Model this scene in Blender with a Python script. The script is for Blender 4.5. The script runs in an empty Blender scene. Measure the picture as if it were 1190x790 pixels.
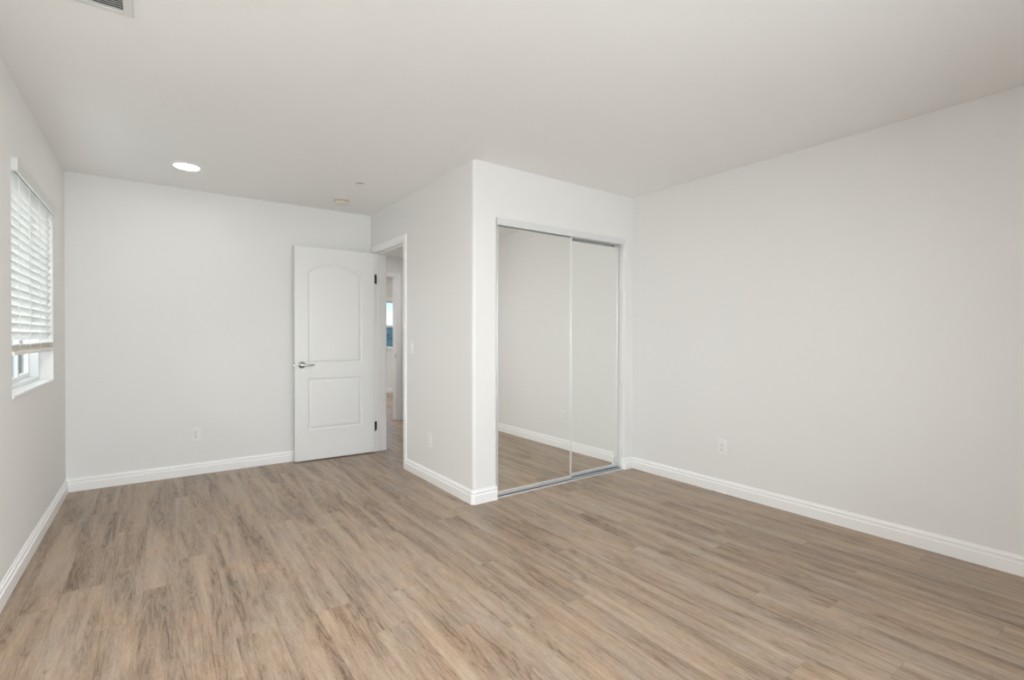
import bpy, bmesh, math, random
from mathutils import Vector, noise
PI = math.pi
random.seed(7)
scene = bpy.context.scene
COL = scene.collection

# ------------------------------------------------------------------ camera
LX, BY, SX, CY, RX, H = -0.565, 5.011, 1.8105, 2.967, 3.494, 2.44   # room planes (metres)
NY = -1.0                                                           # wall behind the camera
yaw, pitch, roll = 0.6265, -0.0079, 0.0009
cam = bpy.data.cameras.new('camera')
cam.sensor_width = 36.0
cam.lens = 36.0 * 570.29 / 1190.0
cam.clip_start = 0.02
cam_o = bpy.data.objects.new('camera', cam); COL.objects.link(cam_o)
fw = Vector((math.sin(yaw)*math.cos(pitch), math.cos(yaw)*math.cos(pitch), math.sin(pitch)))
rt = Vector((math.cos(yaw), -math.sin(yaw), 0)); up = rt.cross(fw)
r2 = rt*math.cos(roll) + up*math.sin(roll); u2 = -rt*math.sin(roll) + up*math.cos(roll)
from mathutils import Matrix
M = Matrix((r2, u2, -fw)).transposed().to_4x4(); M.translation = Vector((0, 0, 1.1927))
cam_o.matrix_world = M
scene.camera = cam_o

# ------------------------------------------------------------------ view and world
scene.view_settings.view_transform = 'Standard'
scene.view_settings.look = 'None'
scene.view_settings.gamma = 1.0
scene.view_settings.use_curve_mapping = False
scene.view_settings.exposure = 0.65
try:
    scene.cycles.diffuse_bounces = 8
    scene.cycles.max_bounces = 12
    scene.cycles.use_denoising = True
except Exception:
    pass
world = bpy.data.worlds.new('sky'); scene.world = world; world.use_nodes = True
wn, wl = world.node_tree.nodes, world.node_tree.links
bg = wn['Background']
tc = wn.new('ShaderNodeTexCoord'); sx = wn.new('ShaderNodeSeparateXYZ'); cr = wn.new('ShaderNodeValToRGB')
wl.new(tc.outputs['Generated'], sx.inputs[0]); wl.new(sx.outputs['Z'], cr.inputs[0]); wl.new(cr.outputs[0], bg.inputs[0])
e = cr.color_ramp.elements
e[0].position = 0.0; e[0].color = (0.80, 0.86, 0.90, 1)
e[1].position = 1.0; e[1].color = (0.20, 0.40, 0.85, 1)
for p, c in ((0.03, (0.85, 0.93, 1.0, 1)), (0.075, (0.34, 0.58, 0.95, 1)), (0.3, (0.30, 0.52, 0.92, 1))):
    k = cr.color_ramp.elements.new(p); k.color = c
bg.inputs[1].default_value = 1.15

def area(name, loc, rot, sx_, sy_, power, color=(1, 1, 1), shape='RECTANGLE', spread=PI):
    l = bpy.data.lights.new(name, 'AREA'); l.shape = shape; l.size = sx_
    if shape != 'DISK': l.size_y = sy_
    l.energy = power; l.color = color; l.spread = spread
    o = bpy.data.objects.new(name, l); COL.objects.link(o); o.location = loc; o.rotation_euler = rot
    return o
# unseen fill lights added behind the camera and on ceilings; daylight through the left window
area('added_fill_behind_camera', (0.98, NY-0.30, 1.25), (PI/2, 0, 0), 2.7, 1.4, 80, (0.985, 0.992, 1.0))  # added light, shines in through the added window
area('daylight_left_window', (LX-2.2, 3.9, 2.2), (0, -math.radians(72), 0), 4.0, 3.0, 330, (0.97, 0.985, 1.0))
area('added_fill_ceiling', (0.183, 1.25, H-0.01), (0, 0, 0), 0.17, 0.17, 24, (1.0, 0.99, 0.98), 'DISK')  # unseen lamp added to fill the bedroom with light
area('added_fill_hall', (2.45, 5.7, 2.29), (0, 0, 0), 0.16, 0.16, 3.5, (0.98, 0.99, 1.0), 'DISK')  # added to brighten the hall, no fixture there
area('added_fill_far_room', (2.6, 8.3, 2.42), (0, 0, 0), 0.3, 0.3, 26, (0.96, 0.98, 1.0), 'DISK')  # added to brighten the far room, no fixture there

# ------------------------------------------------------------------ node helpers and materials
def newmat(name):
    m = bpy.data.materials.new(name); m.use_nodes = True
    return m, m.node_tree.nodes, m.node_tree.links, m.node_tree.nodes['Principled BSDF']
def simple(name, col, rough=0.5, metal=0.0, bump=0.0, bscale=200, var=0.0, spec=None):
    m, n, l, b = newmat(name)
    b.inputs['Base Color'].default_value = (*col, 1); b.inputs['Roughness'].default_value = rough
    b.inputs['Metallic'].default_value = metal
    if spec is not None: b.inputs['Specular IOR Level'].default_value = spec
    g = n.new('ShaderNodeNewGeometry')
    nz = n.new('ShaderNodeTexNoise'); nz.inputs['Scale'].default_value = bscale; nz.inputs['Detail'].default_value = 3
    l.new(g.outputs['Position'], nz.inputs['Vector'])
    if bump:
        bp = n.new('ShaderNodeBump'); bp.inputs['Strength'].default_value = bump; bp.inputs['Distance'].default_value = 0.002
        l.new(nz.outputs['Fac'], bp.inputs['Height']); l.new(bp.outputs[0], b.inputs['Normal'])
    mr = n.new('ShaderNodeMapRange'); mr.inputs['To Min'].default_value = rough*0.93; mr.inputs['To Max'].default_value = min(1, rough*1.07)
    l.new(nz.outputs['Fac'], mr.inputs['Value']); l.new(mr.outputs[0], b.inputs['Roughness'])
    return m
M_WALL = simple('wall_paint', (0.82, 0.816, 0.803), 0.75, bump=0.10, bscale=140)
M_CEIL = simple('ceiling_paint', (0.885, 0.885, 0.88), 0.85, bump=0.15, bscale=110)
M_TRIM = simple('trim_paint', (0.92, 0.92, 0.915), 0.35)
M_DOOR = simple('door_paint', (0.83, 0.83, 0.82), 0.38)
M_PLATE = simple('white_plastic', (0.86, 0.86, 0.85), 0.35)
M_CREAM = simple('cream_plastic', (0.76, 0.70, 0.60), 0.45)
M_DARK = simple('dark_slot', (0.04, 0.04, 0.04), 0.6)
M_BLACK = simple('black_metal', (0.012, 0.012, 0.013), 0.4, metal=0.3)
M_CHROME = simple('satin_nickel', (0.62, 0.61, 0.60), 0.22, metal=1.0)
M_ALU = simple('bright_aluminium', (0.88, 0.89, 0.90), 0.30, metal=0.6)
M_ALUDK = simple('shadow_aluminium', (0.45, 0.48, 0.52), 0.35, metal=0.9)
M_FASCIA = simple('white_painted_metal', (0.74, 0.74, 0.745), 0.35)
M_VENT = simple('vent_white', (0.72, 0.73, 0.71), 0.45)
M_VINYL = simple('window_vinyl', (0.84, 0.85, 0.85), 0.35)
M_SILL = simple('sill_white', (0.86, 0.86, 0.84), 0.4)
M_RAIL = simple('blind_bottom_beige', (0.86, 0.83, 0.78), 0.5)
M_TREE = simple('tree_foliage', (0.19, 0.25, 0.19), 0.95, bump=0.5, bscale=3)
M_BARK = simple('tree_bark', (0.07, 0.05, 0.04), 0.9)
M_GROUND = simple('ground_earth', (0.20, 0.21, 0.19), 0.95)
M_ROOF = simple('roof_tile', (0.30, 0.25, 0.22), 0.9)

def mirror_mat():
    m, n, l, b = newmat('mirror_silvered')
    b.inputs['Base Color'].default_value = (0.945, 0.955, 0.935, 1); b.inputs['Metallic'].default_value = 1
    b.inputs['Roughness'].default_value = 0.0
    return m
M_MIRROR = mirror_mat()
def glass_mat():
    m, n, l, b = newmat('window_glass'); n.remove(b)
    out = n['Material Output']; t = n.new('ShaderNodeBsdfTransparent'); g = n.new('ShaderNodeBsdfGlossy')
    t.inputs[0].default_value = (0.93, 0.96, 0.96, 1); g.inputs['Roughness'].default_value = 0.01
    f = n.new('ShaderNodeFresnel'); f.inputs[0].default_value = 1.45
    mx = n.new('ShaderNodeMixShader'); l.new(f.outputs[0], mx.inputs[0]); l.new(t.outputs[0], mx.inputs[1]); l.new(g.outputs[0], mx.inputs[2])
    l.new(mx.outputs[0], out.inputs[0]); return m
M_GLASS = glass_mat()
def slat_mat():
    m, n, l, b = newmat('blind_slat_white')
    b.inputs['Base Color'].default_value = (0.82, 0.82, 0.80, 1); b.inputs['Roughness'].default_value = 0.4
    out = n['Material Output']; t = n.new('ShaderNodeBsdfTranslucent'); t.inputs[0].default_value = (0.85, 0.86, 0.86, 1)
    mx = n.new('ShaderNodeMixShader'); mx.inputs[0].default_value = 0.22
    l.new(b.outputs[0], mx.inputs[1]); l.new(t.outputs[0], mx.inputs[2]); l.new(mx.outputs[0], out.inputs[0]); return m
M_SLAT = slat_mat()
def lens_mat():
    m, n, l, b = newmat('lit_lens')
    b.inputs['Base Color'].default_value = (0.9, 0.9, 0.9, 1)
    b.inputs['Emission Color'].default_value = (1.0, 0.98, 0.95, 1); b.inputs['Emission Strength'].default_value = 17
    return m
M_LENS = lens_mat()
def siding_mat():
    m, n, l, b = newmat('painted_siding')
    g = n.new('ShaderNodeNewGeometry'); s = n.new('ShaderNodeSeparateXYZ'); l.new(g.outputs['Position'], s.inputs[0])
    w = n.new('ShaderNodeMath'); w.operation = 'PINGPONG'; w.inputs[1].default_value = 0.11
    l.new(s.outputs['Y'], w.inputs[0])
    r = n.new('ShaderNodeValToRGB'); mr = n.new('ShaderNodeMath'); mr.operation = 'DIVIDE'; mr.inputs[1].default_value = 0.11
    l.new(w.outputs[0], mr.inputs[0]); l.new(mr.outputs[0], r.inputs[0])
    r.color_ramp.elements[0].color = (0.30, 0.36, 0.40, 1); r.color_ramp.elements[1].position = 0.3
    r.color_ramp.elements[1].color = (0.52, 0.60, 0.64, 1)
    l.new(r.outputs[0], b.inputs['Base Color']); b.inputs['Roughness'].default_value = 0.8; return m
M_SIDING = siding_mat()

def floor_mat():
    m, n, l, b = newmat('vinyl_plank_oak')
    def mt(op, a, b_=None, c=None):
        k = n.new('ShaderNodeMath'); k.operation = op
        for i, v in enumerate((a, b_, c)):
            if v is None: continue
            if isinstance(v, (int, float)): k.inputs[i].default_value = v
            else: l.new(v, k.inputs[i])
        return k.outputs[0]
    def comb(x, y, z):
        k = n.new('ShaderNodeCombineXYZ')
        for i, v in enumerate((x, y, z)):
            if isinstance(v, (int, float)): k.inputs[i].default_value = v
            else: l.new(v, k.inputs[i])
        return k.outputs[0]
    def nz(vec, scale, detail=2, rough=0.5, dist=0.0):
        k = n.new('ShaderNodeTexNoise'); k.inputs['Scale'].default_value = scale; k.inputs['Detail'].default_value = detail
        k.inputs['Roughness'].default_value = rough; k.inputs['Distortion'].default_value = dist
        l.new(vec, k.inputs['Vector']); return k.outputs['Fac']
    def wn_(vec):
        k = n.new('ShaderNodeTexWhiteNoise'); k.noise_dimensions = '3D'; l.new(vec, k.inputs['Vector']); return k
    def ramp(f, stops):
        k = n.new('ShaderNodeValToRGB'); l.new(f, k.inputs[0]); es = k.color_ramp.elements
        es[0].position, es[0].color = stops[0][0], (*stops[0][1], 1); es[1].position, es[1].color = stops[-1][0], (*stops[-1][1], 1)
        for p, c in stops[1:-1]: es.new(p).color = (*c, 1)
        return k.outputs[0]
    def mix(kind, f, a, c):
        k = n.new('ShaderNodeMix'); k.data_type = 'RGBA'; k.blend_type = kind
        if isinstance(f, (int, float)): k.inputs[0].default_value = f
        else: l.new(f, k.inputs[0])
        l.new(a, k.inputs[6])
        if isinstance(c, tuple): k.inputs[7].default_value = (*c, 1)
        else: l.new(c, k.inputs[7])
        return k.outputs[2]
    W, LEN = 0.152, 1.22
    g = n.new('ShaderNodeNewGeometry'); s = n.new('ShaderNodeSeparateXYZ'); l.new(g.outputs['Position'], s.inputs[0])
    X, Y = s.outputs['X'], s.outputs['Y']
    u = mt('DIVIDE', mt('SUBTRACT', X, 0.096 - 20*W), W); row = mt('FLOOR', u); uf = mt('FRACT', u)
    ro = wn_(comb(row, 3.7, 0)).outputs['Value']
    v = mt('ADD', mt('DIVIDE', mt('ADD', Y, 30), LEN), ro); idx = mt('FLOOR', v); vf = mt('FRACT', v)
    rnd = wn_(comb(row, idx, 1.3)); r1 = rnd.outputs['Value']
    sc = n.new('ShaderNodeSeparateColor'); l.new(rnd.outputs['Color'], sc.inputs[0])
    ra, rb, rc = sc.outputs[0], sc.outputs[1], sc.outputs[2]
    # per-plank coordinates
    px = mt('ADD', X, mt('MULTIPLY', ra, 37)); py = mt('ADD', Y, mt('MULTIPLY', rb, 53))
    # broad light and dark bands along the board (board print)
    bands = nz(comb(mt('MULTIPLY', px, 14), mt('MULTIPLY', py, 1.1), 0), 1.0, 3, 0.55, 0.6)
    # cathedral rings: contour lines of a stretched noise
    cath = nz(comb(mt('MULTIPLY', px, 8.5), mt('MULTIPLY', py, 0.8), rc), 1.0, 3, 0.45, 0.3)
    rings = mt('PINGPONG', mt('MULTIPLY', cath, 38), 1.0)
    rings = mt('POWER', rings, 2.2)
    wig = nz(comb(mt('MULTIPLY', px, 70), mt('MULTIPLY', py, 3.5), 0), 1.0, 5, 0.7, 0.2)
    fine = nz(comb(mt('MULTIPLY', px, 190), mt('MULTIPLY', py, 12), 0), 1.0, 3, 0.6)
    blot = nz(comb(mt('MULTIPLY', px, 5), mt('MULTIPLY', py, 2.4), 5), 1.0, 3, 0.6)
    knots = nz(comb(mt('MULTIPLY', px, 11), mt('MULTIPLY', py, 3.2), 9), 1.0, 2, 0.5, 1.2)
    tone = mt('ADD', mt('MULTIPLY', bands, 0.60), mt('MULTIPLY', wig, 0.36))
    tone = mt('ADD', tone, mt('MULTIPLY', mt('SUBTRACT', fine, 0.5), 0.42))
    tone = mt('ADD', tone, mt('MULTIPLY', mt('SUBTRACT', r1, 0.56), 0.08))
    gmask = mt('MULTIPLY', mt('SMOOTH_MIN', mt('MULTIPLY', mt('SUBTRACT', 0.60, bands), 4), 1.0, 0.3), 1.0)
    gmask = mt('MAXIMUM', gmask, 0.12)
    tone = mt('SUBTRACT', tone, mt('MULTIPLY', mt('MULTIPLY', rings, gmask), 0.17))
    grit = nz(comb(mt('MULTIPLY', px, 240), mt('MULTIPLY', py, 42), 3), 1.0, 2, 0.6)
    tone = mt('ADD', tone, mt('MULTIPLY', mt('SUBTRACT', grit, 0.5), 0.30))
    kn = mt('MAXIMUM', mt('MULTIPLY', mt('SUBTRACT', knots, 0.71), 2.2), 0.0)
    tone = mt('SUBTRACT', tone, kn)
    col = ramp(tone, [(0.12, (0.090, 0.058, 0.038)), (0.27, (0.180, 0.124, 0.085)), (0.40, (0.290, 0.208, 0.147)),
                      (0.54, (0.378, 0.285, 0.208)), (0.75, (0.475, 0.378, 0.290))])
    grey = ramp(blot, [(0.35, (0.93, 0.99, 1.06)), (0.65, (1.06, 1.0, 0.92))])
    col = mix('MULTIPLY', 0.8, col, grey)
    # seams
    du = mt('MULTIPLY', mt('MINIMUM', uf, mt('SUBTRACT', 1.0, uf)), W)
    dv = mt('MULTIPLY', mt('MINIMUM', vf, mt('SUBTRACT', 1.0, vf)), LEN)
    sd = mt('MINIMUM', du, dv)
    seam = mt('LESS_THAN', sd, 0.0012)
    col = mix('MIX', mt('MULTIPLY', seam, 0.35), col, (0.16, 0.11, 0.08))
    l.new(col, b.inputs['Base Color'])
    rr = mt('ADD', 0.30, mt('MULTIPLY', wig, 0.13)); l.new(rr, b.inputs['Roughness'])
    b.inputs['Specular IOR Level'].default_value = 0.45
    hgt = mt('SUBTRACT', mt('MULTIPLY', fine, 0.4), mt('MULTIPLY', seam, 1.0))
    bp = n.new('ShaderNodeBump'); bp.inputs['Strength'].default_value = 0.15; bp.inputs['Distance'].default_value = 0.001
    l.new(hgt, bp.inputs['Height']); l.new(bp.outputs[0], b.inputs['Normal'])
    return m
M_FLOOR = floor_mat()

# ------------------------------------------------------------------ geometry helpers
def tag(o, label=None, cat=None, group=None, kind=None):
    if label: o['label'] = label
    if cat: o['category'] = cat
    if group: o['group'] = group
    if kind: o['kind'] = kind
    return o
def empty(name, loc, label, cat, kind=None, rotz=0.0, group=None):
    o = bpy.data.objects.new(name, None); COL.objects.link(o); o.location = loc; o.rotation_euler = (0, 0, rotz)
    o.empty_display_size = 0.1
    return tag(o, label, cat, group, kind)
def finish(name, bm, mat, parent=None, local=False, smooth=False):
    if parent is not None and not local:
        bmesh.ops.translate(bm, vec=-Vector(parent.location), verts=bm.verts)
    bmesh.ops.recalc_face_normals(bm, faces=bm.faces)
    me = bpy.data.meshes.new(name); bm.to_mesh(me); bm.free()
    me.materials.append(mat)
    if smooth:
        for p in me.polygons: p.use_smooth = True
        try: me.set_sharp_from_angle(angle=math.radians(40))
        except Exception: pass
    o = bpy.data.objects.new(name, me); COL.objects.link(o)
    if parent is not None: o.parent = parent
    return o
def box(bm, x0, x1, y0, y1, z0, z1, bev=0.0):
    t = bmesh.new()
    v = [t.verts.new((x, y, z)) for x in (x0, x1) for y in (y0, y1) for z in (z0, z1)]
    for f in ((0,1,3,2), (4,6,7,5), (0,4,5,1), (2,3,7,6), (0,2,6,4), (1,5,7,3)): t.faces.new([v[i] for i in f])
    if bev: bmesh.ops.bevel(t, geom=t.edges[:], offset=bev, segments=2, affect='EDGES', profile=0.5)
    merge(bm, t); return bm
def merge(bm, t):
    mp = {}
    for v in t.verts: mp[v] = bm.verts.new(v.co)
    for f in t.faces:
        nf = bm.faces.new([mp[v] for v in f.verts]); nf.smooth = f.smooth
    t.free()
def prism(bm, pts, z0, z1):
    a = [bm.verts.new((x, y, z0)) for x, y in pts]; b_ = [bm.verts.new((x, y, z1)) for x, y in pts]
    bm.faces.new(a[::-1]); bm.faces.new(b_)
    for i in range(len(pts)):
        j = (i+1) % len(pts); bm.faces.new((a[i], a[j], b_[j], b_[i]))
def arc(cx, cy, r, a0, a1, n=8):
    return [(cx + r*math.cos(math.radians(a0+(a1-a0)*i/n)), cy + r*math.sin(math.radians(a0+(a1-a0)*i/n))) for i in range(n+1)]
def cyl(bm, p0, p1, r0, r1=None, seg=24):
    r1 = r0 if r1 is None else r1
    p0, p1 = Vector(p0), Vector(p1); d = (p1-p0).normalized()
    a = d.orthogonal().normalized(); c = d.cross(a)
    A = [bm.verts.new(p0 + r0*(a*math.cos(2*PI*i/seg)+c*math.sin(2*PI*i/seg))) for i in range(seg)]
    B = [bm.verts.new(p1 + r1*(a*math.cos(2*PI*i/seg)+c*math.sin(2*PI*i/seg))) for i in range(seg)]
    for i in range(seg):
        j = (i+1) % seg; bm.faces.new((A[i], A[j], B[j], B[i]))
    bm.faces.new(A[::-1]); bm.faces.new(B)
def lathe(bm, c, prof, axis=(0, 0, 1), seg=40):
    """prof: (radius, distance along axis)"""
    c = Vector(c); d = Vector(axis).normalized(); a = d.orthogonal().normalized(); e_ = d.cross(a); rings = []
    for r, h in prof:
        if r < 1e-6: rings.append([bm.verts.new(c + d*h)])
        else: rings.append([bm.verts.new(c + d*h + r*(a*math.cos(2*PI*i/seg)+e_*math.sin(2*PI*i/seg))) for i in range(seg)])
    for A, B in zip(rings, rings[1:]):
        for i in range(seg):
            j = (i+1) % seg
            q = [A[i % len(A)], A[j % len(A)], B[j % len(B)], B[i % len(B)]]
            u_ = []
            for v in q:
                if v not in u_: u_.append(v)
            if len(u_) > 2: bm.faces.new(u_)
def sweep(bm, path, nrm, prof):
    """sweep profile (a: in-plane offset to the left of travel, b: along nrm) along a planar polyline with mitred corners"""
    path = [Vector(p) for p in path]; nrm = Vector(nrm); secs = []
    for i, p in enumerate(path):
        d0 = (p - path[i-1]).normalized() if i else None
        d1 = (path[i+1] - p).normalized() if i < len(path)-1 else None
        d0 = d0 or d1; d1 = d1 or d0
        n0, n1 = nrm.cross(d0), nrm.cross(d1)
        mvec = (n0+n1); mvec = mvec / (mvec.length_squared/2)
        secs.append([bm.verts.new(p + mvec*a + nrm*b) for a, b in prof])
    for A, B in zip(secs, secs[1:]):
        for i in range(len(prof)):
            j = (i+1) % len(prof); bm.faces.new((A[i], A[j], B[j], B[i]))
    bm.faces.new(secs[0][::-1]); bm.faces.new(secs[-1])
def S(name, bm, mat, label, cat):
    return tag(finish(name, bm, mat), label, cat, kind='structure')
T = 0.130

# ------------------------------------------------------------------ the room shell
bm = bmesh.new(); box(bm, -0.73, 5.2, -1.15, 10.05, -0.12, 0.0)
S('floor', bm, M_FLOOR, 'brown and grey wood-look vinyl plank floor', 'floor')
bm = bmesh.new(); box(bm, -0.73, 3.65, -1.15, 5.13, H, H+0.12)
S('ceiling', bm, M_CEIL, 'plain off-white painted bedroom ceiling', 'ceiling')
bm = bmesh.new(); box(bm, SX+T, 3.2, 3.72, 6.57, 2.31, 2.43)
S('ceiling_hall', bm, M_CEIL, 'lower hallway ceiling seen through the open doorway', 'ceiling')
bm = bmesh.new(); box(bm, 1.4, 5.2, 6.69, 10.05, H, H+0.12)
S('ceiling_far_room', bm, M_CEIL, 'ceiling of the room at the end of the hallway', 'ceiling')

# left wall with its window opening
WY0, WY1, WZ0, WZ1 = 3.318, 4.485, 0.885, 2.03
bm = bmesh.new(); xo = LX-0.15
box(bm, xo, LX, NY, WY0, 0, H); box(bm, xo, LX, WY1, BY+0.12, 0, H)
box(bm, xo, LX, WY0, WY1, 0, WZ0); box(bm, xo, LX, WY0, WY1, WZ1, H)
S('wall_left', bm, M_WALL, 'off-white left wall holding the blind-covered window', 'wall')
bm = bmesh.new(); box(bm, LX, SX+T, BY, BY+0.12, 0, H)
S('wall_back', bm, M_WALL, 'off-white back wall behind the open door', 'wall')
bm = bmesh.new(); box(bm, RX, RX+0.12, NY, 3.72, 0, H)
S('wall_right', bm, M_WALL, 'long bright blank white wall on the right', 'wall')
# wall behind the camera with an opening for the added wide window
NX0, NX1, NZ0, NZ1 = -0.25, 2.20, 0.65, 1.85
bm = bmesh.new(); yo = NY-0.14
box(bm, xo, NX0, yo, NY, 0, H); box(bm, NX1, RX+0.12, yo, NY, 0, H)
box(bm, NX0, NX1, yo, NY, 0, NZ0); box(bm, NX0, NX1, yo, NY, NZ1, H)
S('wall_near', bm, M_WALL, 'off-white wall behind the camera with an added, unseen wide window', 'wall')

# closet box: side wall (with the doorway) turning a bullnose corner into the front wall (with the closet opening)
JY0, JY1 = 4.176, 4.925        # finished door opening between jambs
CX0, CX1, CZ = 2.008, 3.385, 2.055
bm = bmesh.new()
pts = [(SX, JY0-0.02)] + [(x, y) for x, y in arc(SX+0.022, CY+0.022, 0.022, 180, 270, 24)] + \
      arc(CX0-0.008, CY+0.008, 0.008, 270, 360, 10) + [(CX0, CY+T), (SX+T, CY+T), (SX+T, JY0-0.02)]
prism(bm, pts, 0, CZ)
pts = [(SX, JY0-0.02)] + arc(SX+0.022, CY+0.022, 0.022, 180, 270, 24) + [(CX0, CY), (CX0, CY+T), (SX+T, CY+T), (SX+T, JY0-0.02)]
prism(bm, pts, CZ, H)
prism(bm, [(SX, BY), (SX, JY1+0.02), (SX+T, JY1+0.02), (SX+T, BY)], 0, H)
prism(bm, [(SX, JY1+0.02), (SX, JY0-0.02), (SX+T, JY0-0.02), (SX+T, JY1+0.02)], 2.06, H)
o = finish('wall_closet_side', bm, M_WALL)
tag(o, 'off-white closet side wall with rounded corner beside the hallway doorway', 'wall', kind='structure')
bm = bmesh.new()
prism(bm, [(CX1, CY+T)] + arc(CX1+0.02, CY+0.02, 0.02, 180, 270, 16) + [(RX, CY), (RX, CY+T)], 0, CZ)
prism(bm, [(CX0, CY), (RX, CY), (RX, CY+T), (CX0, CY+T)], CZ, H)
o = finish('wall_closet_front', bm, M_WALL)
tag(o, 'white wall above and right of the mirrored closet doors', 'wall', kind='structure')
bm = bmesh.new(); box(bm, SX+T, RX, 3.60, 3.72, 0, H)
S('wall_closet_rear', bm, M_WALL, 'wall between the closet and the hallway', 'wall')
bm = bmesh.new(); box(bm, 3.2, 3.32, 3.72, 6.57, 0, H)
S('wall_hall_right', bm, M_WALL, 'hallway wall facing the bedroom doorway', 'wall')
bm = bmesh.new(); box(bm, SX, SX+T, BY+0.12, 6.57, 0, H)
S('wall_hall_left', bm, M_WALL, 'hallway wall continuing past the bedroom', 'wall')
# hall end wall with a cased opening
HX0, HX1 = 1.95, 2.748
bm = bmesh.new(); box(bm, 1.4, HX0, 6.57, 6.69, 0, H); box(bm, HX1, 5.2, 6.57, 6.69, 0, H); box(bm, HX0, HX1, 6.57, 6.69, 2.035, H)
S('wall_hall_end', bm, M_WALL, 'wall at the end of the hallway with a cased opening', 'wall')
bm = bmesh.new(); box(bm, 1.28, 1.4, 6.69, 10.02, 0, H); box(bm, 5.08, 5.2, 6.69, 10.02, 0, H)
S('wall_far_room_sides', bm, M_WALL, 'side walls of the room at the hallway end', 'wall')
FX0, FX1, FZ0, FZ1, FY = 3.2, 4.5, 0.93, 1.93, 9.88
bm = bmesh.new(); box(bm, 1.4, FX0, FY, FY+0.14, 0, H); box(bm, FX1, 5.08, FY, FY+0.14, 0, H)
box(bm, FX0, FX1, FY, FY+0.14, 0, FZ0); box(bm, FX0, FX1, FY, FY+0.14, FZ1, H)
S('wall_far_room', bm, M_WALL, 'far room wall around the distant window', 'wall')

# ------------------------------------------------------------------ baseboards and casings
BB = [(0, 0.0), (0.016, 0.0), (0.016, 0.062), (0.0105, 0.068), (0.0105, 0.077), (0.0130, 0.081), (0.0120, 0.086), (0.0065, 0.092), (0.0055, 0.099), (0, 0.099)]
def baseboard(name, path, label):
    bm = bmesh.new(); sweep(bm, [(x, y, 0) for x, y in path], (0, 0, 1), BB)
    return S(name, bm, M_TRIM, label, 'baseboard')
# travel so that the room lies to the left
baseboard('baseboard_left', [(LX, BY-0.0165), (LX, NY)], 'white stepped baseboard under the left window wall')
baseboard('baseboard_back', [(JY0*0+SX-0.001, BY), (LX, BY)], 'white stepped baseboard along the back wall')
baseboard('baseboard_closet', [(CX0, CY+0.03), (CX0, CY), (SX+0.013, CY), (SX, CY+0.013), (SX, JY0-0.069)][1:],
          'white baseboard wrapping the rounded closet corner')
baseboard('baseboard_closet_return', [(RX-0.0165, CY), (CX1+0.008, CY), (CX1, CY+0.008), (CX1, CY+0.022)], 'short white baseboard between closet doors and right wall')
baseboard('baseboard_right', [(RX, NY), (RX, CY)], 'long white stepped baseboard along the right wall')
baseboard('baseboard_near', [(LX+0.0165, NY), (RX-0.0165, NY)], 'white baseboard along the wall behind the camera')
baseboard('baseboard_hall', [(3.2, 6.57), (HX1+0.062, 6.57)], 'short baseboard at the hallway end')
baseboard('baseboard_far_room', [(5.08, FY), (1.4, FY)], 'baseboard beneath the distant window')

CAS = [(0, 0), (0.057, 0), (0.057, 0.013), (0.050, 0.016), (0.040, 0.0155), (0.034, 0.0125), (0.012, 0.010), (0.006, 0.009), (0.002, 0.006), (0, 0.002)]
def casing(name, path, nrm, label, mat=None, w=1.0):
    bm = bmesh.new(); sweep(bm, path, nrm, [(a*w, b_) for a, b_ in CAS])
    return S(name, bm, mat or M_TRIM, label, 'door casing')
# bedroom side (faces -x); offset grows away from the opening
ci0, ci1, cz = JY0-0.005, JY1+0.005, 2.041
casing('trim_1', [(SX, ci0, 0), (SX, ci0, cz), (SX, ci1, cz), (SX, ci1, 0)][::-1], (-1, 0, 0), 'white moulded casing framing the hallway doorway', w=1.12)
casing('trim_2', [(SX+T, ci1, 0), (SX+T, ci1, cz), (SX+T, ci0, cz), (SX+T, ci0, 0)][::-1], (1, 0, 0), 'white casing on the hallway side of the doorway')
casing('trim_3', [(HX1-0.003+0.0, 6.57, 0), (HX1-0.003, 6.57, 2.025), (HX0+0.003, 6.57, 2.025), (HX0+0.003, 6.57, 0)][::-1], (0, -1, 0), 'white casing around the opening at the hallway end')
# jambs
def jamb_set(name, label, boxes, stops):
    bm = bmesh.new()
    for b_ in boxes: box(bm, *b_, bev=0.001)
    for b_ in stops: box(bm, *b_, bev=0.002)
    return S(name, bm, M_TRIM, label, 'door frame')
xa, xb = SX-0.001, SX+T+0.001
jamb = jamb_set('trim_4', 'white wooden jamb lining the hallway doorway',
    [(xa, xb, JY0-0.02, JY0, 0, 2.06), (xa, xb, JY1, JY1+0.02, 0, 2.06), (xa, xb, JY0, JY1, 2.04, 2.06)],
    [(SX+0.04, SX+0.052, JY0, JY0+0.011, 0, 2.04), (SX+0.04, SX+0.052, JY1-0.011, JY1, 0, 2.04), (SX+0.04, SX+0.052, JY0+0.011, JY1-0.011, 2.029, 2.04)])
bm = bmesh.new(); box(bm, SX-0.004, SX+0.030, JY0-0.0005, JY0+0.0015, 0.89, 0.95, 0.0005)
tag(finish('strike_plate', bm, M_CHROME, jamb), 'nickel strike plate')
jamb2 = jamb_set('trim_5', 'white jamb lining the opening at the hallway end',
    [(HX0, HX0+0.014, 6.565, 6.695, 0, 2.03), (HX1-0.012, HX1, 6.565, 6.695, 0, 2.03), (HX0, HX1, 6.565, 6.695, 2.022, 2.034)], [])
bm = bmesh.new(); box(bm, HX1-0.014, HX1-0.0115, 6.58, 6.60, 0.88, 0.95, 0.0004)
tag(finish('strike_plate', bm, M_CHROME, jamb2), 'dull metal strike plate')

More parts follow.
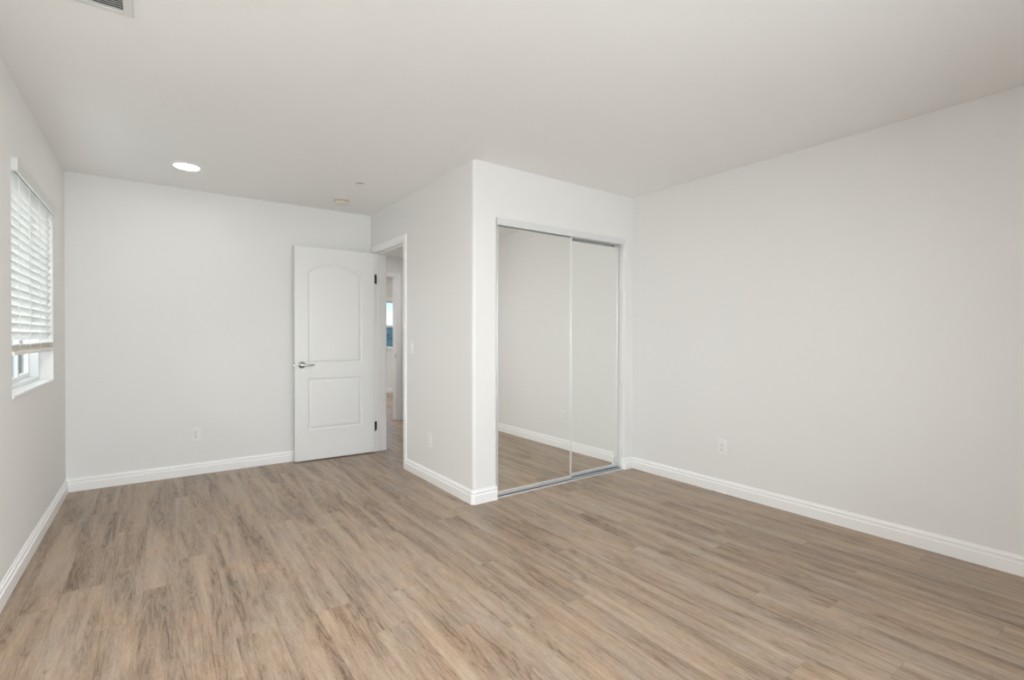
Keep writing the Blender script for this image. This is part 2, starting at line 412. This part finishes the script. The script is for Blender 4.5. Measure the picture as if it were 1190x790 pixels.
# ------------------------------------------------------------------ bedroom door, standing open against the back wall
DW, DH, DT = 0.757, 2.026, 0.035
door = empty('door_1', (1.802, 4.886, 0.010), 'white two-panel arched-top door standing open at back wall', 'door', 'structure', rotz=math.radians(-1.9))
def panel_outline(x0, x1, z0, zs, zc, d):
    """closed loop, inset by d; top is a circular-like arch from zs (sides) to zc (centre)"""
    x0, x1, z0 = x0+d, x1-d, z0+d; zs, zc = zs-d, zc-d; pts = [(x0, z0), (x1, z0)]
    if zc - zs < 1e-4: return pts + [(x1, zs), (x0, zs)]
    n_ = 20; half = (x1-x0)/2; cx = (x0+x1)/2
    for i in range(n_+1):
        t = 1 - 2*i/n_; pts.append((cx + t*half, zs + (zc-zs)*(math.cos(t*PI/2)**0.9 if abs(t) < 1 else 0)))
    return pts
def door_face(bm, yf, sgn, panels, w, h):
    """one face of a moulded door lying in the plane y=yf (x from -w to 0)"""
    def V(p, dep): return bm.verts.new((p[0], yf + sgn*dep, p[1]))
    outer = [V(p, 0) for p in ((-w, 0), (0, 0), (0, h), (-w, h))]
    edges = [bm.edges.new((outer[i], outer[(i+1) % 4])) for i in range(4)]
    for P in panels:
        levels = [(0, 0), (0.004, 0.0045), (0.009, 0.0075), (0.016, 0.0075), (0.034, 0.0015), (0.038, 0.001)]
        loops = [[V(p, dep) for p in panel_outline(*P, d)] for d, dep in levels]
        for A, B in zip(loops, loops[1:]):
            for i in range(len(A)):
                j = (i+1) % len(A); f = bm.faces.new((A[i], A[j], B[j], B[i]))
        bm.faces.new(loops[-1])
        for i in range(len(loops[0])):
            j = (i+1) % len(loops[0])
            e_ = bm.edges.get((loops[0][i], loops[0][j])) or bm.edges.new((loops[0][i], loops[0][j])); edges.append(e_)
    bmesh.ops.triangle_fill(bm, use_beauty=True, use_dissolve=False, edges=edges)
    return outer
x_l, x_r = -0.640, -0.128
PANELS = [(x_l, x_r, 0.916, 1.795, 1.886), (x_l, x_r, 0.286, 0.777, 0.777)]
bm = bmesh.new()
fo = door_face(bm, 0.0, 1, PANELS, DW, DH); bo = door_face(bm, DT, -1, PANELS, DW, DH)
for i in range(4): bm.faces.new((fo[i], fo[(i+1) % 4], bo[(i+1) % 4], bo[i]))
finish('door_panel', bm, M_DOOR, door, local=True)
def lever(side):
    y0 = 0.0 if side < 0 else DT
    hx, hz = -0.697, 0.910
    bm = bmesh.new()
    lathe(bm, (hx, y0, hz), [(0, 0.0), (0.033, 0.0), (0.033, 0.004), (0.029, 0.009), (0.016, 0.012), (0.012, 0.016), (0.011, 0.040), (0.0, 0.040)], axis=(0, side, 0))
    yl = y0 + side*0.040; pts = []
    N = 10; prev = None
    for i in range(N+1):
        t = i/N; c = Vector((hx - 0.006 + 0.115*t, yl + side*0.003*math.sin(t*PI), hz + 0.002 - 0.006*math.sin(t*PI*0.9)))
        rz = 0.0105 - 0.004*t; ry = 0.007 - 0.002*t
        ring = [bm.verts.new(c + Vector((0, ry*math.cos(a*PI/6), rz*math.sin(a*PI/6)))) for a in range(12)]
        if prev:
            for a in range(12): bm.faces.new((prev[a], prev[(a+1) % 12], ring[(a+1) % 12], ring[a]))
        else: bm.faces.new(ring[::-1])
        prev = ring
    bm.faces.new(prev)
    return bm
tag(finish('door_handle', lever(-1), M_CHROME, door, local=True, smooth=True), 'satin nickel lever handle')
bm = bmesh.new(); box(bm, -DW-0.0015, -DW+0.001, 0.005, 0.030, 0.882, 0.938, 0.0005); box(bm, -DW-0.010, -DW, 0.011, 0.024, 0.902, 0.918, 0.002)
tag(finish('latch', bm, M_CHROME, door, local=True), 'nickel latch on the door edge')
def hinge(z0):
    bm = bmesh.new()
    box(bm, -0.0005, 0.0015, 0.003, 0.034, z0, z0+0.089, 0.0005)                     # leaf on the door edge
    box(bm, 0.006, 0.036, 0.0362, 0.0386, z0, z0+0.089, 0.0005)
    cyl(bm, (0.006, 0.0, z0), (0.006, 0.0, z0+0.089), 0.0058, seg=14)
    box(bm, 0.004, 0.0125, -0.001, 0.0012, z0, z0+0.089, 0.0005)
    for q in (0.0, 0.089): lathe(bm, (0.006, 0.0, z0+q), [(0, -0.003), (0.004, -0.002), (0.0065, 0), (0.004, 0.002), (0, 0.003)], seg=12)
    return bm
for z0 in (1.722, 0.212):
    tag(finish('hinge', hinge(z0), M_BLACK, door, local=True), 'black hinge')

# ------------------------------------------------------------------ mirrored sliding closet doors
def mirror_door(name, x0, x1, y, label):
    d = empty(name, (x0, y, 0.018), label, 'mirrored closet door', 'structure')
    zb, zt, st = 0.018, 2.028, 0.015
    bm = bmesh.new(); box(bm, x0+st*0.6, x1-st*0.6, y+0.004, y+0.009, zb+0.012, zt-0.008); finish('mirror', bm, M_MIRROR, d)
    bm = bmesh.new(); box(bm, x0, x0+st, y, y+0.022, zb, zt, 0.002); box(bm, x1-st, x1, y, y+0.022, zb, zt, 0.002); finish('side_stiles', bm, M_ALU, d)
    bm = bmesh.new(); box(bm, x0+st, x1-st, y, y+0.022, zb, zb+0.024, 0.002); finish('bottom_rail', bm, M_ALU, d)
    bm = bmesh.new(); box(bm, x0+st, x1-st, y, y+0.022, zt-0.014, zt, 0.002); finish('top_rail', bm, M_ALU, d)
    return d
mirror_door('door_2', 2.024, 2.774, CY+0.022, 'left mirrored sliding closet door in the front track')
mirror_door('door_3', 2.700, CX1-0.006, CY+0.060, 'right mirrored sliding closet door in the rear track')
# bottom track: sill plate with three ribs
bm = bmesh.new()
for ya, yb_ in ((0.0, 0.006), (0.046, 0.050), (0.090, 0.094)):
    box(bm, CX0+0.001, CX1-0.001, CY-0.001+ya, CY-0.001+yb_, 0.0, 0.012, 0.001)
tr6 = S('trim_6', bm, M_ALU, 'silver floor track beneath the mirrored closet doors', 'door track')
bm = bmesh.new(); box(bm, CX0+0.001, CX1-0.001, CY+0.0045, CY+0.0895, 0.0, 0.0025)
tag(finish('track_bed', bm, simple('track_groove_shade', (0.16, 0.18, 0.21), 0.4, metal=0.6), tr6), 'track bed coloured dark for the groove shade')  # aluminium bed darkened to paint the shade in the groove
# header track and fascia
trk = empty('trim_7', (CX0, CY, 2.0), 'white top fascia over the mirrored closet doors', 'door track', 'structure')
bm = bmesh.new(); box(bm, CX0-0.001, CX1+0.012, CY-0.006, CY-0.0005, 2.006, 2.060, 0.0015); finish('fascia', bm, M_FASCIA, trk)
bm = bmesh.new()
for yy in (CY+0.010, CY+0.044, CY+0.082): box(bm, CX0+0.001, CX1-0.001, yy, yy+0.002, 2.030, 2.0545)
box(bm, CX0+0.001, CX1-0.001, CY+0.002, CY+0.086, 2.050, 2.0545)
finish('track_channel', bm, M_ALUDK, trk)

# ------------------------------------------------------------------ left window
win = empty('window_1', (LX-0.067, (WY0+WY1)/2, WZ0), 'white vinyl sliding window behind the half-lowered blind', 'window', 'structure')
bm = bmesh.new(); box(bm, LX-0.067, LX+0.006, WY0+0.0005, WY1-0.0005, WZ0, WZ0+0.018, 0.004); finish('window_sill', bm, M_SILL, win)
def frame_rect(bm, x0, x1, y0, y1, z0, z1, w, bev=0.002):
    box(bm, x0, x1, y0, y0+w, z0, z1, bev); box(bm, x0, x1, y1-w, y1, z0, z1, bev)
    box(bm, x0, x1, y0+w, y1-w, z0, z0+w, bev); box(bm, x0, x1, y0+w, y1-w, z1-w, z1, bev)
fx0, fx1 = LX-0.145, LX-0.067
z0w = WZ0+0.0
bm = bmesh.new(); frame_rect(bm, fx0, fx1, WY0+0.001, WY1-0.001, z0w, WZ1-0.001, 0.040); finish('window_frame', bm, M_VINYL, win)
ym = 3.93
bm = bmesh.new(); frame_rect(bm, fx0+0.010, fx0+0.034, ym-0.02, WY1-0.041, z0w+0.040, WZ1-0.041, 0.030); s1 = finish('sash', bm, M_VINYL, win)
bm = bmesh.new(); box(bm, fx0+0.020, fx0+0.024, ym+0.01, WY1-0.071, z0w+0.070, WZ1-0.071); g1 = finish('glass', bm, M_GLASS, win)
bm = bmesh.new(); frame_rect(bm, fx0+0.040, fx0+0.066, WY0+0.041, ym+0.02, z0w+0.040, WZ1-0.041, 0.030); s2 = finish('sash', bm, M_VINYL, win)
bm = bmesh.new(); box(bm, fx0+0.051, fx0+0.055, WY0+0.071, ym-0.01, z0w+0.070, WZ1-0.071); g2 = finish('glass', bm, M_GLASS, win)

# blind hanging in the window
bl = empty('window_blind', (LX, (WY0+WY1)/2, 2.0), 'white slatted venetian blind hanging in the left window, partly lowered', 'blind')
bm = bmesh.new()
box(bm, LX+0.016, LX+0.026, WY0-0.004, WY1-0.02, 1.985, 2.050, 0.002)
box(bm, LX+0.0005, LX+0.018, WY0-0.004, WY0+0.006, 1.985, 2.050, 0.002); box(bm, LX+0.0005, LX+0.018, WY1-0.03, WY1-0.02, 1.985, 2.050, 0.002)
finish('valance', bm, M_SLAT, bl)
bm = bmesh.new(); box(bm, LX-0.052, LX-0.004, WY0+0.006, WY1-0.006, 2.000, 2.028, 0.002); finish('headrail', bm, M_PLATE, bl)
SXC = LX-0.018
def slat(bm, z, tilt, y0, y1, w=0.050):
    n_ = 6; top, bot = [], []
    for i in range(n_+1):
        t = -1 + 2*i/n_; c = 0.0025*(1-t*t)
        for lst, off in ((top, 0.0014), (bot, -0.0014)):
            lx, lz = t*w/2, c+off
            X_ = SXC + lx*math.cos(tilt) - lz*math.sin(tilt); Z_ = z + lx*math.sin(tilt) + lz*math.cos(tilt); lst.append((X_, Z_))
    loop = top + bot[::-1]
    A = [bm.verts.new((x, y0, zz)) for x, zz in loop]; B = [bm.verts.new((x, y1, zz)) for x, zz in loop]
    for i in range(len(loop)):
        j = (i+1) % len(loop); bm.faces.new((A[i], A[j], B[j], B[i]))
    bm.faces.new(A[::-1]); bm.faces.new(B)
bm = bmesh.new(); z = 1.974
while z > 1.175:
    slat(bm, z, math.radians(62), WY0+0.010, WY1-0.010); z -= 0.0435
finish('slats', bm, M_SLAT, bl, smooth=True)
bm = bmesh.new()
for k in range(5): slat(bm, 1.121+0.0065*k, math.radians(-3+2*k), WY0+0.010, WY1-0.010)
tag(finish('stacked_slats', bm, M_RAIL, bl, smooth=True), 'beige-looking stack of gathered slats')
bm = bmesh.new(); box(bm, SXC-0.026, SXC+0.026, WY0+0.010, WY1-0.010, 1.096, 1.115, 0.003)
tag(finish('bottom_rail', bm, M_RAIL, bl), 'beige bottom rail')
for yy in (3.43, 3.69, 3.97, 4.30):
    bm = bmesh.new()
    for xx in (SXC+0.028, SXC-0.028): cyl(bm, (xx, yy, 1.115), (xx, yy, 1.986), 0.0012, seg=8)
    finish('ladder_cord', bm, M_PLATE, bl)

# unseen window added behind the camera to let light in
w2 = empty('added_window', ((NX0+NX1)/2, NY, NZ0), 'added wide white-framed window, unseen behind the camera', 'window', 'structure')
def frame_xz(bm, x0, x1, y0, y1, z0, z1, w, bev=0.002):
    box(bm, x0, x0+w, y0, y1, z0, z1, bev); box(bm, x1-w, x1, y0, y1, z0, z1, bev)
    box(bm, x0+w, x1-w, y0, y1, z0, z0+w, bev); box(bm, x0+w, x1-w, y0, y1, z1-w, z1, bev)
bm = bmesh.new(); frame_xz(bm, NX0+0.001, NX1-0.001, NY-0.13, NY-0.07, NZ0+0.001, NZ1-0.001, 0.045)
box(bm, (NX0+NX1)/2-0.025, (NX0+NX1)/2+0.025, NY-0.125, NY-0.075, NZ0+0.046, NZ1-0.046, 0.002)
finish('window_frame', bm, M_VINYL, w2)
bm = bmesh.new(); box(bm, NX0+0.046, (NX0+NX1)/2-0.025, NY-0.102, NY-0.098, NZ0+0.046, NZ1-0.046); finish('glass', bm, M_GLASS, w2)
bm = bmesh.new(); box(bm, (NX0+NX1)/2+0.025, NX1-0.046, NY-0.102, NY-0.098, NZ0+0.046, NZ1-0.046); finish('glass', bm, M_GLASS, w2)
# distant window
w3 = empty('window_3', ((FX0+FX1)/2, FY, FZ0), 'distant window glimpsed down the hallway with blue sky and trees', 'window', 'structure')
bm = bmesh.new(); frame_xz(bm, FX0+0.001, FX1-0.001, FY+0.04, FY+0.09, FZ0+0.001, FZ1-0.001, 0.035)
box(bm, FX0+0.036, FX1-0.036, FY+0.045, FY+0.085, 1.375, 1.425, 0.002); finish('window_frame', bm, M_VINYL, w3)
bm = bmesh.new(); box(bm, FX0+0.036, FX1-0.036, FY+0.062, FY+0.066, FZ0+0.036, 1.375); finish('glass', bm, M_GLASS, w3)
bm = bmesh.new(); box(bm, FX0+0.036, FX1-0.036, FY+0.062, FY+0.066, 1.425, FZ1-0.036); finish('glass', bm, M_GLASS, w3)
bm = bmesh.new(); box(bm, FX0-0.06, FX1+0.06, FY-0.022, FY-0.0005, FZ1-0.002, FZ1+0.07, 0.003); box(bm, FX1+0.002, FX1+0.06, FY-0.018, FY-0.0005, FZ0, FZ1-0.002, 0.002); box(bm, FX0-0.06, FX0-0.002, FY-0.018, FY-0.0005, FZ0, FZ1-0.002, 0.002); finish('window_casing', bm, M_TRIM, w3)
bm = bmesh.new(); box(bm, FX0-0.04, FX1+0.04, FY-0.03, FY+0.04, FZ0-0.022, FZ0+0.001, 0.003); finish('window_sill', bm, M_SILL, w3)

# ------------------------------------------------------------------ ceiling fixtures
cl = empty('ceiling_light', (0.183, 4.335, H), 'round lit recessed ceiling light near the back wall', 'ceiling light')
bm = bmesh.new(); lathe(bm, (0.183, 4.335, H), [(0.078, -0.003), (0.081, -0.008), (0.094, -0.0075), (0.100, -0.0005), (0.078, -0.0005), (0.078, -0.003)], seg=64)
finish('trim_ring', bm, M_TRIM, cl, smooth=True)
bm = bmesh.new(); lathe(bm, (0.183, 4.335, H), [(0, -0.0035), (0.0775, -0.0028), (0.0775, -0.0008), (0, -0.0008)], seg=64)
tag(finish('lens', bm, M_LENS, cl, smooth=True), 'glowing white lens')

sd_ = empty('smoke_detector', (1.376, 4.564, H), 'round cream smoke detector on the ceiling above the door', 'smoke detector')
bm = bmesh.new(); lathe(bm, (1.376, 4.564, H), [(0, -0.0005), (0.068, -0.0005), (0.070, -0.006), (0.066, -0.013), (0, -0.013)], seg=48); finish('base', bm, M_CREAM, sd_, smooth=True)
bm = bmesh.new(); lathe(bm, (1.376, 4.564, H), [(0, -0.0131), (0.049, -0.0131), (0.049, -0.0184), (0, -0.0184)], seg=40)
for k in range(24):                                                  # ribs across the smoke inlet
    a = 2*PI*k/24; c, s_ = math.cos(a), math.sin(a)
    cyl(bm, (1.376+0.050*c, 4.564+0.050*s_, H-0.0131), (1.376+0.050*c, 4.564+0.050*s_, H-0.0184), 0.0012, seg=6)
tag(finish('inlet_gap', bm, simple('detector_shadow_grey', (0.30, 0.28, 0.25), 0.7), sd_), 'darker inlet slot around the detector')
bm = bmesh.new(); lathe(bm, (1.376, 4.564, H), [(0, -0.0185), (0.055, -0.0185), (0.057, -0.022), (0.054, -0.029), (0.048, -0.036), (0.040, -0.039), (0.015, -0.0395), (0.013, -0.0415), (0, -0.0415)], seg=48)
finish('sensor_housing', bm, M_CREAM, sd_, smooth=True)
sp = empty('sprinkler_cover', (1.358, 4.008, H), 'small round white concealed sprinkler cap on the ceiling', 'sprinkler')
bm = bmesh.new(); lathe(bm, (1.358, 4.008, H), [(0, -0.009), (0.040, -0.0085), (0.0415, -0.0075), (0.040, -0.0068), (0, -0.0068)], seg=48); finish('cover_disc', bm, M_CEIL, sp, smooth=True)
bm = bmesh.new(); lathe(bm, (1.358, 4.008, H), [(0, -0.0068), (0.032, -0.0068), (0.034, -0.0005), (0, -0.0005)], seg=32)
tag(finish('collar', bm, M_DARK, sp, smooth=True), 'collar coloured dark as the shadow gap')  # dark colour stands for the shadow gap above the disc

vx0, vx1, vy0, vy1 = -0.43, -0.067, 2.13, 2.433
vt = empty('ceiling_vent', ((vx0+vx1)/2, (vy0+vy1)/2, H), 'white louvred air vent in the ceiling near the left wall', 'air vent')
bm = bmesh.new(); fwid = 0.031
sweep(bm, [(vx0, vy0, H), (vx1, vy0, H), (vx1, vy1, H), (vx0, vy1, H)], (0, 0, 1), [(0, -0.0005), (0.001, -0.006), (0.004, -0.008), (fwid-0.003, -0.011), (fwid, -0.010), (fwid, -0.0005)])
box(bm, vx0, vx0+fwid, vy0+fwid, vy1-fwid, H-0.010, H-0.0005, 0.001)
finish('frame', bm, M_VENT, vt)
bm = bmesh.new(); box(bm, vx0+fwid, vx1-fwid, vy0+fwid, vy1-fwid, H-0.0015, H-0.0006); tag(finish('duct_shade_sheet', bm, M_DARK, vt), 'dark sheet standing for the shade inside the duct')  # thin dark sheet on solid ceiling paints the duct's shade
bm = bmesh.new(); yy = vy0+fwid+0.006
while yy < vy1-fwid-0.004:
    t_ = bmesh.new(); box(t_, vx0+fwid, vx1-fwid, -0.0055, 0.0055, -0.0006, 0.0006)
    bmesh.ops.rotate(t_, cent=(0, 0, 0), matrix=Matrix.Rotation(math.radians(38), 3, 'X'), verts=t_.verts)
    bmesh.ops.translate(t_, vec=(0, yy, H-0.0062), verts=t_.verts); merge(bm, t_); yy += 0.0150
finish('louvres', bm, M_VENT, vt)

# ------------------------------------------------------------------ wall plates
def plate(name, loc, rotz, label, cat, kind, group=None):
    """built facing -y at the origin, then turned"""
    p = empty(name, loc, label, cat, rotz=rotz, group=group)
    bm = bmesh.new(); box(bm, -0.0355, 0.0355, -0.006, -0.0004, -0.058, 0.058, 0.0025); finish('cover_plate', bm, M_PLATE, p, local=True)
    if kind == 'outlet':
        for zc in (0.0195, -0.0195):
            bm = bmesh.new(); ring = []
            for i in range(28):
                a = 2*PI*i/28; ring.append((0.0172*math.cos(a), max(-0.0135, min(0.0135, 0.0172*math.sin(a))) + zc))
            A = [bm.verts.new((x, -0.0085, z_)) for x, z_ in ring]; B = [bm.verts.new((x, -0.006, z_)) for x, z_ in ring]
            bm.faces.new(A)
            for i in range(28): bm.faces.new((A[i], A[(i+1) % 28], B[(i+1) % 28], B[i]))
            r_ = finish('receptacle', bm, M_PLATE, p, local=True)
            bm = bmesh.new()
            box(bm, -0.0080, -0.0055, -0.0092, -0.0084, zc-0.001, zc+0.008); box(bm, 0.0055, 0.0080, -0.0092, -0.0084, zc+0.000, zc+0.007)
            cyl(bm, (0, -0.0092, zc-0.0065), (0, -0.0084, zc-0.0065), 0.0028, seg=14)
            tag(finish('socket_slots', bm, M_DARK, r_, local=True), 'dark socket slots')
        bm = bmesh.new(); cyl(bm, (0, -0.0070, 0), (0, -0.0058, 0), 0.003, seg=14); finish('screw', bm, M_CHROME, p, local=True)
    elif kind == 'switch':
        bm = bmesh.new(); box(bm, -0.0165, 0.0165, -0.0075, -0.0055, -0.0335, 0.0335, 0.0008)
        r_ = finish('rocker_frame', bm, M_PLATE, p, local=True)
        bm = bmesh.new(); t_ = bmesh.new(); box(t_, -0.0145, 0.0145, -0.0125, -0.0074, -0.031, 0.031, 0.001)
        bmesh.ops.rotate(t_, cent=(0, -0.0075, 0), matrix=Matrix.Rotation(math.radians(3), 3, 'X'), verts=t_.verts); merge(bm, t_)
        finish('rocker', bm, M_PLATE, p, local=True)
    else:
        bm = bmesh.new(); box(bm, -0.0165, 0.0165, -0.0078, -0.0055, -0.0335, 0.0335, 0.0008); finish('insert', bm, M_PLATE, p, local=True)
    return p
plate('wall_outlet', (0.267, BY, 0.345), 0, 'white duplex power outlet low on the back wall left of door', 'power outlet', 'outlet')
plate('wall_outlet', (RX, 2.086, 0.348), -PI/2, 'white duplex power outlet low on the long right wall', 'power outlet', 'outlet')
plate('wall_plate', (SX, 3.645, 0.340), -PI/2, 'plain white cover plate low on the closet side wall', 'wall plate', 'blank')
plate('light_switch', (SX, 3.995, 1.093), -PI/2, 'white rocker light switch beside the doorway casing', 'light switch', 'switch')

# ------------------------------------------------------------------ outdoors
bm = bmesh.new(); box(bm, -60, 90, -60, 140, -3.3, -3.1)
S('ground', bm, M_GROUND, 'ground outside far below the windows', 'ground')
def tree(x, y, h, r, label):
    t = empty('tree', (x, y, -3.1), label, 'tree', group=None)
    bm = bmesh.new(); cyl(bm, (x, y, -3.1), (x+0.1, y, -3.1+h*0.6), 0.22, 0.12, seg=10)
    for a in range(4): cyl(bm, (x+0.06, y, -3.1+h*0.38), (x+r*0.6*math.cos(a*1.7), y+r*0.6*math.sin(a*1.7), -3.1+h*0.72), 0.09, 0.04, seg=8)
    finish('trunk', bm, M_BARK, t)
    bm = bmesh.new()
    for k in range(16):
        a = random.uniform(0, 2*PI); q = random.uniform(0, 0.75)*r; cz = -3.1 + h*(0.55+0.33*random.random()); rr = r*random.uniform(0.28, 0.5)
        t_ = bmesh.new(); bmesh.ops.create_icosphere(t_, subdivisions=3, radius=rr)
        for v in t_.verts:
            v.co *= 1 + 0.45*noise.noise(v.co*2.6/rr*0.6 + Vector((k*3.1, x, y))) + 0.25*noise.noise(v.co*6/rr + Vector((k, y, x)))
        bmesh.ops.translate(t_, vec=(x+q*math.cos(a), y+q*math.sin(a), cz), verts=t_.verts); merge(bm, t_)
    finish('crown', bm, M_TREE, t)
    return t
tree(16.6, 41.0, 4.5, 2.2, 'dark green tree seen through the distant window, the nearer one')
tree(20.5, 49.5, 4.9, 2.4, 'darker tree seen through the distant window, behind the other')
# neighbouring building glimpsed beneath the blind
nb = empty('neighbour_house', (-7.0, 11.0, -3.1), 'pale blue-grey sided house wall glimpsed beneath the blind', 'building')
bm = bmesh.new(); box(bm, -10.0, -7.0, 6.0, 40.0, -3.1, 1.9); finish('siding_wall', bm, M_SIDING, nb)
bm = bmesh.new(); prism(bm, [(-10.3, 1.9), (-6.6, 1.9), (-8.5, 3.2)], 0, 1)
for v in bm.verts: v.co = Vector((v.co.x, 5.7 + 34.6*v.co.z, v.co.y))
finish('roof', bm, M_ROOF, nb)
